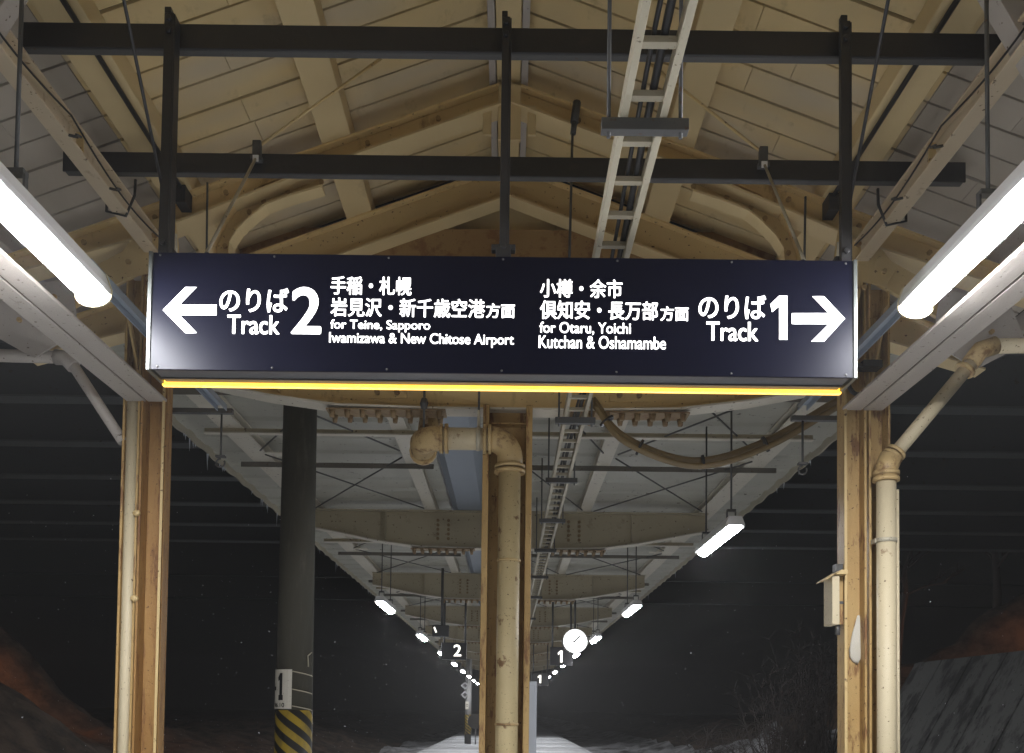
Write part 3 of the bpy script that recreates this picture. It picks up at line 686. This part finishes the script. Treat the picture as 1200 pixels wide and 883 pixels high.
MB().tube([(-.245, yv, zh), (-.215, yv, zh)], rp+.005, 16).box(-.24, -.22, yv-.01, yv+.01, zh+.075, zh+.2).build('strap', M_galv, dp)
MB().tube([(-.23, yv, zh+.2), (-.23, yv, 4.15)], .008, 6).build('strap_rod', M_dgrey, dp)
MB().tube([(xl+.02, yv+.02, zh+.06), (xl+.02, yv+.02, 4.15)], .009, 6).dome((xl+.02, yv+.02, zh+.25), .03, (1,1,1.6), 8).build('strap_rod', M_dgrey, dp)

# side drain pipes
def side_pipe(s, label):
    t = thing('drainpipe', label, 'pipe', (s*2.2, YA-.1, 0), 'drainpipes of the gabled canopy')
    if s > 0:
        x, y, r = 2.165, YA-.125, .055
        MB().tube([(x, y, -.05), (x, y, 2.98)], r, 16).build('pipe', M_pipe, t)
        MB().tube([(x, y, 2.95), (x, y, 3.02), (x+.03, y, 3.09)], r+.010, 14).build('elbow', M_rustpipe, t)
        MB().tube([(x+.015, y, 3.06), (x+.51, y, 3.66)], r*.72, 14).build('pipe', M_pipe, t)
        MB().tube([(x+.49, y, 3.64), (x+.55, y, 3.72), (x+.64, y, 3.75)], r-.003, 14).build('elbow', M_rustpipe, t)
        MB().tube([(x+.62, y, 3.745), (x+1.2, y, 3.76)], r*.8, 14).build('pipe', M_pipe, t)
        for z in (2.955, 2.99): MB().tube([(x, y, z-.011), (x, y, z+.011)], r+.020, 14).build('collar', M_rustpipe, t)
        for d in (.04, .07, .70): MB().tube([(x+.005+d*.64*1.0, y, 3.06+(d-.01)*.775), (x+.017+d*.64, y, 3.075+(d-.01)*.775)], r+.006, 14).build('collar', M_rustpipe, t)
        for z in (2.6, .98+.28): MB().tube([(x, y, z-.012), (x, y, z+.012)], r+.005, 14).box(x-.066, x-.03, y+.0, y+.06, z-.012, z+.012).build('strap', M_galv, t)
        MB().tube([(2.235, YA-.11, -.05), (2.235, YA-.11, 2.9)], .011, 8).build('conduit', M_pipe, t)
    else:
        x, y, r = -2.239, YA-.012, .037
        MB().tube([(x, y, -.05), (x, y, 3.383)], r, 16).build('pipe', M_pipe, t)  # half-round added in the channel for its rounded shading, no real downpipe
        MB().tube([(x-.055, y, 3.15), (x-.36, y, 3.60), (x-.42, y, 3.64)], r*.85, 12).build('pipe', M_pale, t)
        MB().tube([(x-.36, y, 3.60), (x-.41, y, 3.65), (x-.47, y, 3.655)], r+.008, 12).build('elbow', M_pale, t)
        MB().tube([(x-.45, y, 3.655), (x-1.2, y, 3.665)], r, 12).build('pipe', M_pale, t)
        for z in (2.72, 2.22): MB().dome((x+.055, y-.05, z), .020, (1.3,1,1), 8).build('strap_knob', M_cream, t)
side_pipe(-1, 'pale drainpipe slanting to an added half-round in the stained left column')
side_pipe(1, 'cream drainpipe with rusty elbows fixed to the right column below the slanting pipe')

# ------------------------------------------------------------------ junction box, snow lump, bracket on the right column
jb = thing('junction_box', 'small cream junction box with sloping lid on the right column', 'box', (1.90, YA-.02, 2.1))
MB().box(1.862, 1.905, YA-.10, YA+.05, 2.115, 2.40).build('box_body', M_pipe, jb, .004)
MB().box(1.905, 1.943, YA-.05, YA+.03, 2.12, 2.40).build('mounting_plate', M_ochre, jb, .003)
MB().prism([(1.82, 2.375), (1.91, 2.43), (1.945, 2.43), (1.945, 2.405), (1.87, 2.403), (1.822, 2.368)], YA-.12, YA+.06).build('lid', M_cream, jb, .002)
MB().box(1.905, 1.945, YA-.04, YA+.02, 2.43, 2.475).tube([(1.92, YA-.02, 2.12), (1.92, YA-.02, 2.06)], .016, 8).build('conduit_fitting', M_dgrey, jb)
MB().box(1.905, 1.944, YA-.055, YA+.035, 2.24, 2.255).build('strap', M_dgrey, jb)
sl = MB()
sl.tube([(2.055, YA+.042, 1.90), (2.052, YA+.04, 1.915), (2.050, YA+.036, 1.94), (2.050, YA+.034, 1.98), (2.054, YA+.036, 2.03), (2.060, YA+.04, 2.08), (2.064, YA+.042, 2.13), (2.068, YA+.045, 2.17), (2.068, YA+.047, 2.185)], [.006, .026, .036, .038, .032, .027, .017, .012, .004], 16)
for v in sl.bm.verts:
    q = noise.noise_vector(v.co*30)*.011+noise.noise_vector(v.co*80)*.005; v.co += q; v.co.y = YA+.047+(v.co.y-YA-.047)*.4
tag(sl.build('snow_clump', painted('packed_snow', (.60, .575, .49), (.42, .39, .31), None, rough=.8, scale=14, bump=.4)), 'small white lump of snow stuck to the right column', 'snow')
bk = tag(MB().box(1.905, 1.944, YA-.07, YA+.05, -.05, 1.30).build('cable_cover', M_ochre, None, .004), 'narrow ochre cable cover strip up the lower right column', 'cover')
tag(MB().box(2.03, 2.155, YA-.12, YA-.10, 1.235, 1.25).dome((2.05, YA-.11, 1.25), .018, (1,1,1), 8).build('pipe_bracket', M_dgrey), 'small rusty bracket holding the drainpipe low on the right column', 'bracket')
cb = thing('cable_coil', 'short loop of black cable tied at the lamp side of the right column head', 'cable', (2.06, 5.38, 3.45))
MB().tube(arc((2.0, 5.36, 3.53), .085, 60, 330, 16, ((.7,0,0), (0,0,1))), .014, 6).box(2.02, 2.13, 5.33, 5.42, 3.60, 3.64).build('loop', M_rubber, cb)

# ------------------------------------------------------------------ sagging hoses right of the middle column
hz = thing('cable_bundle', 'two thick brown cables sagging together from the ladder to the right column', 'cable', (1.1, 6.4, 3.3))
def catpts(off):
    P0, P1, P2, P3, P4 = (.56, 6.42, 3.74), (.78, 6.40, 3.47), (1.25, 6.36, 3.30), (1.72, 6.3, 3.42), (2.25, 6.2, 3.72)
    ps = [Vector(p)+Vector((0, off, off*.9)) for p in (P0, P1, P2, P3, P4)]
    out = []
    e = [ps[0]*2-ps[1]]+ps+[ps[-1]*2-ps[-2]]
    for i in range(4):
        p0, p1, p2, p3 = e[i:i+4]
        for k in range(8):
            q = k/8
            out.append(.5*((2*p1)+(p2-p0)*q+(2*p0-5*p1+4*p2-p3)*q*q+(3*p1-p0-3*p2+p3)*q**3))
    return out+[ps[-1]]
for o_ in (-.030, .030): MB().tube(catpts(o_), .023, 10).build('hose', M_hose, hz)
cp = catpts(0)
for i in (4, 10, 17, 24):
    d = (cp[i+1]-cp[i]).normalized()
    MB().tube([cp[i]-d*.008, cp[i]+d*.008], .057, 10).build('cable_tie', M_rubber, hz)

# ------------------------------------------------------------------ poles
def pole(loc, h, r0, r1, label):
    t = thing('utility_pole', label, 'pole', loc)
    x, y, z = loc
    return t
pl = pole((-1.77, 7.75, 0), 8, .15, .135, 'thick weathered utility pole with kilometre plate and striped foot beside the left platform edge')
MB().tube([(-1.77, 7.75, 1.57), (-1.77, 7.75, 4.30)], [.150, .137], 28).build('shaft', M_concpole, pl)
MB().tube([(-1.77, 7.75, -.05), (-1.77, 7.75, 1.575)], .1525, 28).build('striped_band', M_stripes, pl)
# plate: gently curved around the pole, facing left of the camera
def curved_plate(a0, a1, z0, z1, r):
    mb = MB(); n = 8; cols = []
    for k in range(n+1):
        a = R_(a0+(a1-a0)*k/n); d = Vector((math.cos(a), math.sin(a), 0)); c = Vector((-1.77, 7.75, 0))
        cols.append([mb.bm.verts.new(c+d*rr+Vector((0,0,z))) for rr in (r, r+.004) for z in (z0, z1)])
    for a, b in zip(cols, cols[1:]):
        for i, j in ((0, 1), (3, 2), (2, 0), (1, 3)): mb.bm.faces.new((a[i], a[j], b[j], b[i]))
    mb.bm.faces.new([cols[0][i] for i in (0, 1, 3, 2)]); mb.bm.faces.new([cols[-1][i] for i in (0, 2, 3, 1)])
    return mb
plate = thing('number_plate', None, None); plate.parent = pl; C.objects.unlink(plate); bpy.data.objects.remove(plate)
pm = curved_plate(183, 275, 1.585, 1.905, .153).build('number_plate', M_plate, pl)
def wrap(body, u0, u1, z0, z1, bold):
    # u: metres along the arc from the plate's left edge (arc angle 183 deg), wrapped on the curve
    if body == '1': o = outline(BLOCK_ONE, u0, u1, z0, z1, 0, 'plate_lettering', M_ink, pl)
    else: o = letters(body, 0, 0, 0, 0, 'plate_lettering', bold, M_ink, pl, (u0, u1, z0, z1, 0))
    o3 = pl.matrix_world.translation; rr = .1590
    for v in o.data.vertices:
        wv = v.co+o3; a = R_(183)+wv.x/rr
        v.co = Vector((-1.77+rr*math.cos(a), 7.75+rr*math.sin(a), wv.z))-o3
    o.parent = pm; o.location = Vector((0,0,0)); return o
wrap('1', .125, .185, 1.655, 1.875, .06)
wrap('-', .06, .095, 1.735, 1.765, .03)
wrap('96.10', .07, .195, 1.598, 1.632, .03)
for z in (1.61, 1.745, 1.89):
    MB().tube([Vector((-1.77, 7.75, z-.004*k))+.156*Vector((math.cos(R_(a)), math.sin(R_(a)), 0)) for k, a in enumerate(range(276, 356, 8))], .005, 5).build('band', M_galv, pl)
MB().tube([(-1.64, 7.665, 1.93), (-1.645, 7.66, 2.02), (-1.62, 7.69, 2.05)], .006, 5).build('wire_end', M_galv, pl)

p2 = thing('utility_pole', 'far thin grey pole with two diamond plates and a striped band', 'pole', (-1.87, 43.5, 0))
MB().tube([(-1.87, 43.5, .95), (-1.87, 43.5, 4.3)], .15, 14).build('shaft', plain('grey_pole', (.40, .40, .39), .7), p2)
MB().tube([(-1.87, 43.5, -.05), (-1.87, 43.5, .95)], .153, 14).build('pole_foot', plain('dark_pole_foot', (.05, .05, .05), .8), p2)
MB().tube([(-1.87, 43.5, .45), (-1.87, 43.5, 1.35)], .158, 14).build('striped_band', M_stripes, p2)
for z in (2.68, 2.27):
    MB().prism([(-2.02, z-.19), (-1.83, z), (-2.02, z+.19), (-2.21, z)], 43.27, 43.285).build('diamond_plate', plain('grey_plate', (.34, .34, .34), .5), p2)
    MB().prism([(-2.02, z-.1), (-1.92, z), (-2.02, z+.1), (-2.12, z)], 43.262, 43.268).build('diamond_mark', M_ink, p2)
MB().box(-1.99, -1.84, 43.30, 43.32, 1.60, 1.95).build('number_plate', M_plate, p2)
MB().box(-1.95, -1.88, 43.294, 43.298, 1.72, 1.76).box(-1.95, -1.88, 43.294, 43.298, 1.80, 1.84).build('plate_mark', M_ink, p2)
mr = thing('round_mirror', 'far dark round platform mirror beside the thin grey pole', 'mirror', (-1.45, 43, 0))
MB().tube([(-1.50, 43.0, 1.05), (-1.50, 43.05, 1.05)], .36, 20).build('disc', plain('dark_mirror', (.02, .018, .015), .2), mr)
MB().tube([(-1.50, 43.03, -.02), (-1.50, 43.03, .72)], .03, 8).build('post', M_dgrey, mr)

# ------------------------------------------------------------------ clock and track signs
ck = thing('platform_clock', 'round lit white clock hanging from the steel canopy right of the middle column', 'clock', (1.37, 19.6, 2.79))
MB().tube([(1.37, 19.54, 3.05), (1.37, 19.72, 3.05)], .262, 32).build('case', M_dgrey, ck)
MB().tube([(1.37, 19.525, 3.05), (1.37, 19.539, 3.05)], .247, 32).build('face', M_clock, ck)
MB().bar((1.37, 19.518, 3.05), (1.47, 19.518, 3.15), .026, .006, (0,1,0)).bar((1.37, 19.518, 3.05), (1.335, 19.518, 3.02), .034, .006, (0,1,0)).build('hands', M_ink, ck)
MB().tube([(1.37, 19.62, 3.30), (1.37, 19.62, 4.15)], .022, 8).box(1.25, 1.49, 19.55, 19.7, 4.13, 4.19).build('hanger', M_dgrey, ck)
def track_sign(x, y, z, wd, ht, d, label, dig, rods, dx0, dx1, dz0, dz1):
    t = thing('track_sign', label, 'sign', (x, y, z), 'hanging track signs')
    MB().box(x-wd/2, x+wd/2, y, y+.14, z-ht/2, z+ht/2).build('sign_box', M_black, t, .006)
    if dig == '1': outline(ONE, x+dx0, x+dx1, z+dz0, z+dz1, y-.004, 'digit', M_digit, t)
    else: letters(dig, 0, 0, 0, 0, 'digit', .03, M_digit, t, (x+dx0, x+dx1, z+dz0, z+dz1, y-.004))
    for r in rods: MB().tube([(x+r, y+.07, z+ht/2), (x+r, y+.07, 4.2)], .022, 8).build('hanger_rod', M_dgrey, t)
track_sign(-1.10, 18.6, 2.75, .50, .34, .1, 'small black hanging sign with a lit 2 left of the middle column', '2', (-.2, .22), .0, .14, -.10, .125)
track_sign(1.14, 20.4, 2.78, .50, .40, .1, 'small black hanging sign with a lit 1 partly behind the clock', '1', (-.2, .2), -.085, .02, -.14, .12)
track_sign(1.12, 33.5, 2.68, .62, .45, .1, 'farthest small black hanging sign with a lit 1 right of the middle column', '1', (-.25, .25), -.10, .03, -.12, .17)
t = thing('track_sign', 'small black box sign with a lit stroke, hanging above and left of the 2 sign', 'sign', (-1.42, 17.2, 3), 'hanging track signs')
MB().box(-1.42, -1.12, 17.2, 17.36, 2.93, 3.14).build('sign_box', M_black, t, .006)
MB().bar((-1.385, 17.194, 3.10), (-1.345, 17.194, 3.0), .03, .004, (0,1,0)).build('lit_stroke', M_digit, t)
MB().tube([(-1.25, 17.28, 3.14), (-1.25, 17.28, 4.2)], .025, 8).build('hanger_rod', M_dgrey, t)
cbn = thing('platform_cabinet', 'tall pale grey cabinet standing behind the middle column', 'cabinet', (.05, 9.4, 0))
MB().box(-.2, .275, 9.2, 9.7, 0, 1.88).build('cabinet_body', M_cab, cbn, .006)
MB().box(-.18, .255, 9.185, 9.199, .1, 1.84).build('door', M_cab, cbn, .004)

# ------------------------------------------------------------------ road bridge overhead
BR = thing('road_bridge', 'dark road bridge with steel cross girders spanning the tracks above the canopy', 'bridge', (0, 21, 6.6))
MB().box(-40, 40, 12.2, 30.2, 7.75, 8.3).build('deck', M_steelb, BR)
for k in range(7):
    y = 12.65+2.62*k
    MB().box(-40, 40, y-.01, y+.01, 6.63, 7.748).build('girder_web', M_steelb, BR)
    MB().box(-40, 40, y-.19, y+.19, 6.60, 6.628).build('girder_flange', M_flange, BR)
for s in (-1, 1):
    MB().box(min(s*17, s*40), max(s*17, s*40), 12.0, 30.4, -1.5, 6.55).build('abutment', M_steelb, BR) if 0 else None
    MB().tube([(s*8.5, 12.8, 7.3), (s*4.5, 20.4, 6.9)], .02, 6).build('stay_cable', M_flange, BR)
# far cross wires
for z, y, l in ((6.9, 38, 'upper dark wire crossing the tracks far beyond the bridge'), (6.45, 42, 'lower dark wire crossing the tracks far beyond the bridge')):
    tag(MB().tube([(-30, y, z), (30, y, z)], .03, 5).build('overhead_wire', M_flange), l, 'wire', 'wires crossing the tracks')

# ------------------------------------------------------------------ sloping retaining wall on the right
rw = thing('retaining_wall', 'sloping grey concrete retaining wall with snow streaks beside the right track', 'wall', (7.6, 14, -.6))
yy = frange(7, 18.5, 1.15)
for a, b in zip(yy, yy[1:]):
    MB().prism([(6.0, -1.0), (10.5, -1.0), (10.5, 2.45), (8.25, 2.62), (8.0, 2.62)], a, b-.03).build('wall_panel', M_conc, rw, .01)

# ------------------------------------------------------------------ brush and bare trees
def bush(x, y, h, wd, n, label, seed):
    rnd = random.Random(seed); z0 = hill(x, y)-.05
    mb = MB()
    for i in range(n):
        a = rnd.uniform(0, 6.283); sp = rnd.uniform(.1, 1)*wd; hh = h*rnd.uniform(.45, 1)
        p = Vector((x+.3*rnd.gauss(0, wd*.6), y+rnd.gauss(0, .3), z0)); pts = [p.copy()]
        d = Vector((math.cos(a)*sp, math.sin(a)*sp*.6, hh))
        for k in range(1, 5):
            pts.append(p+d*(k/4)+Vector((rnd.gauss(0, .05), rnd.gauss(0, .05), -.25*sp*(k/4)**2)))
        mb.tube(pts, [.018, .014, .010, .007, .003], 4, False)
        for k in (2, 3, 4):
            for _ in range(3):
                q = pts[k]; e = q+Vector((rnd.gauss(0, .22), rnd.gauss(0, .15), rnd.uniform(.0, .3)))
                mb.tube([q, (q+e)/2+Vector((0,0,.03)), e], [.007, .005, .002], 3, False)
    t = thing('shrub', label, 'shrub', (x, y, z0), 'bare shrubs by the right track')
    mb.build('twigs', M_twig, t)
bush(5.9, 20.5, 2.6, 1.1, 90, 'tallest bare twiggy shrub just left of the right column foot', 1)
bush(4.9, 21.5, 1.8, 1.0, 80, 'low bare twiggy shrub left of the tallest one by the right track', 2)
bush(6.9, 21.0, 2.9, 1.1, 80, 'bare twiggy shrub partly behind the right column pipe', 3)
def tree(x, y, h, seed, label):
    rnd = random.Random(seed); z0 = hill(x, y)-.1
    t = thing('bare_tree', label, 'tree', (x, y, z0), 'bare trees on the right bank')
    tk = MB(); cr = MB()
    tr_ = [Vector((x+.12*k*rnd.uniform(-.5, 1), y, z0+h*k/6)) for k in range(7)]
    tk.tube(tr_, [.16-.02*k for k in range(7)], 8)
    def br(p, d, l, r, lv):
        e = p+d*l; m_ = (p+e)/2+Vector((rnd.gauss(0, .06), rnd.gauss(0, .06), .05))*l
        cr.tube([p, m_, e], [r, r*.75, r*.45], 4, False)
        if lv:
            for _ in range(4): br(p.lerp(e, rnd.uniform(.4, 1)), (d+Vector((rnd.gauss(0, .6), rnd.gauss(0, .6), rnd.uniform(0, .5)))).normalized(), l*.55, r*.5, lv-1)
    for k in range(2, 7):
        for _ in range(3):
            a = rnd.uniform(0, 6.28); br(tr_[k], Vector((math.cos(a), math.sin(a), rnd.uniform(.3, .9))).normalized(), h*.28, .05, 2)
    tk.build('trunk', M_twig, t); cr.build('crown', M_twig, t)
tree(13.0, 31.5, 5.0, 5, 'bare dark tree on the right bank, nearer the right column')
tree(16.6, 32, 6.0, 6, 'bare dark tree on the right bank at the picture edge')

# ------------------------------------------------------------------ drifting snow
fl = MB(); rnd = random.Random(11)
def flake(p, r):
    v = [fl.bm.verts.new(Vector(p)+Vector((rnd.gauss(0, r), rnd.gauss(0, r), rnd.gauss(0, r)))) for _ in range(4)]
    for f in ((0,1,2), (0,2,3), (0,3,1), (1,3,2)): fl.bm.faces.new([v[i] for i in f])
for i in range(1500):
    y = rnd.uniform(7, 26); s = -1 if rnd.random() < .72 else 1
    x = s*rnd.uniform(2.0, 7.5); z = -.2+rnd.random()**1.4*4.6
    flake((x, y, z), rnd.uniform(.0025, .0065)*(y/12)**.5)
tag(fl.build('snow_flurry', plain('snowflake', (.85, .85, .87), .6)), 'fine snowflakes drifting past the platform edges', 'snow', None, 'stuff')

# ------------------------------------------------------------------ snowy air
hzm = bpy.data.materials.new('snowy_air'); hzm.use_nodes = True
nt = hzm.node_tree; nt.nodes.remove(nt.nodes['Principled BSDF'])
pv = nt.nodes.new('ShaderNodeVolumePrincipled'); pv.inputs['Color'].default_value = (.86, .85, .83, 1); pv.inputs['Density'].default_value = HAZE; pv.inputs['Anisotropy'].default_value = .25
nt.links.new(pv.outputs[0], nt.nodes['Material Output'].inputs['Volume'])
tag(MB().box(-305, 305, -12, 405, -4, 22).build('haze', hzm), 'thin snowy air filling the night around the station', 'haze', None, 'stuff')
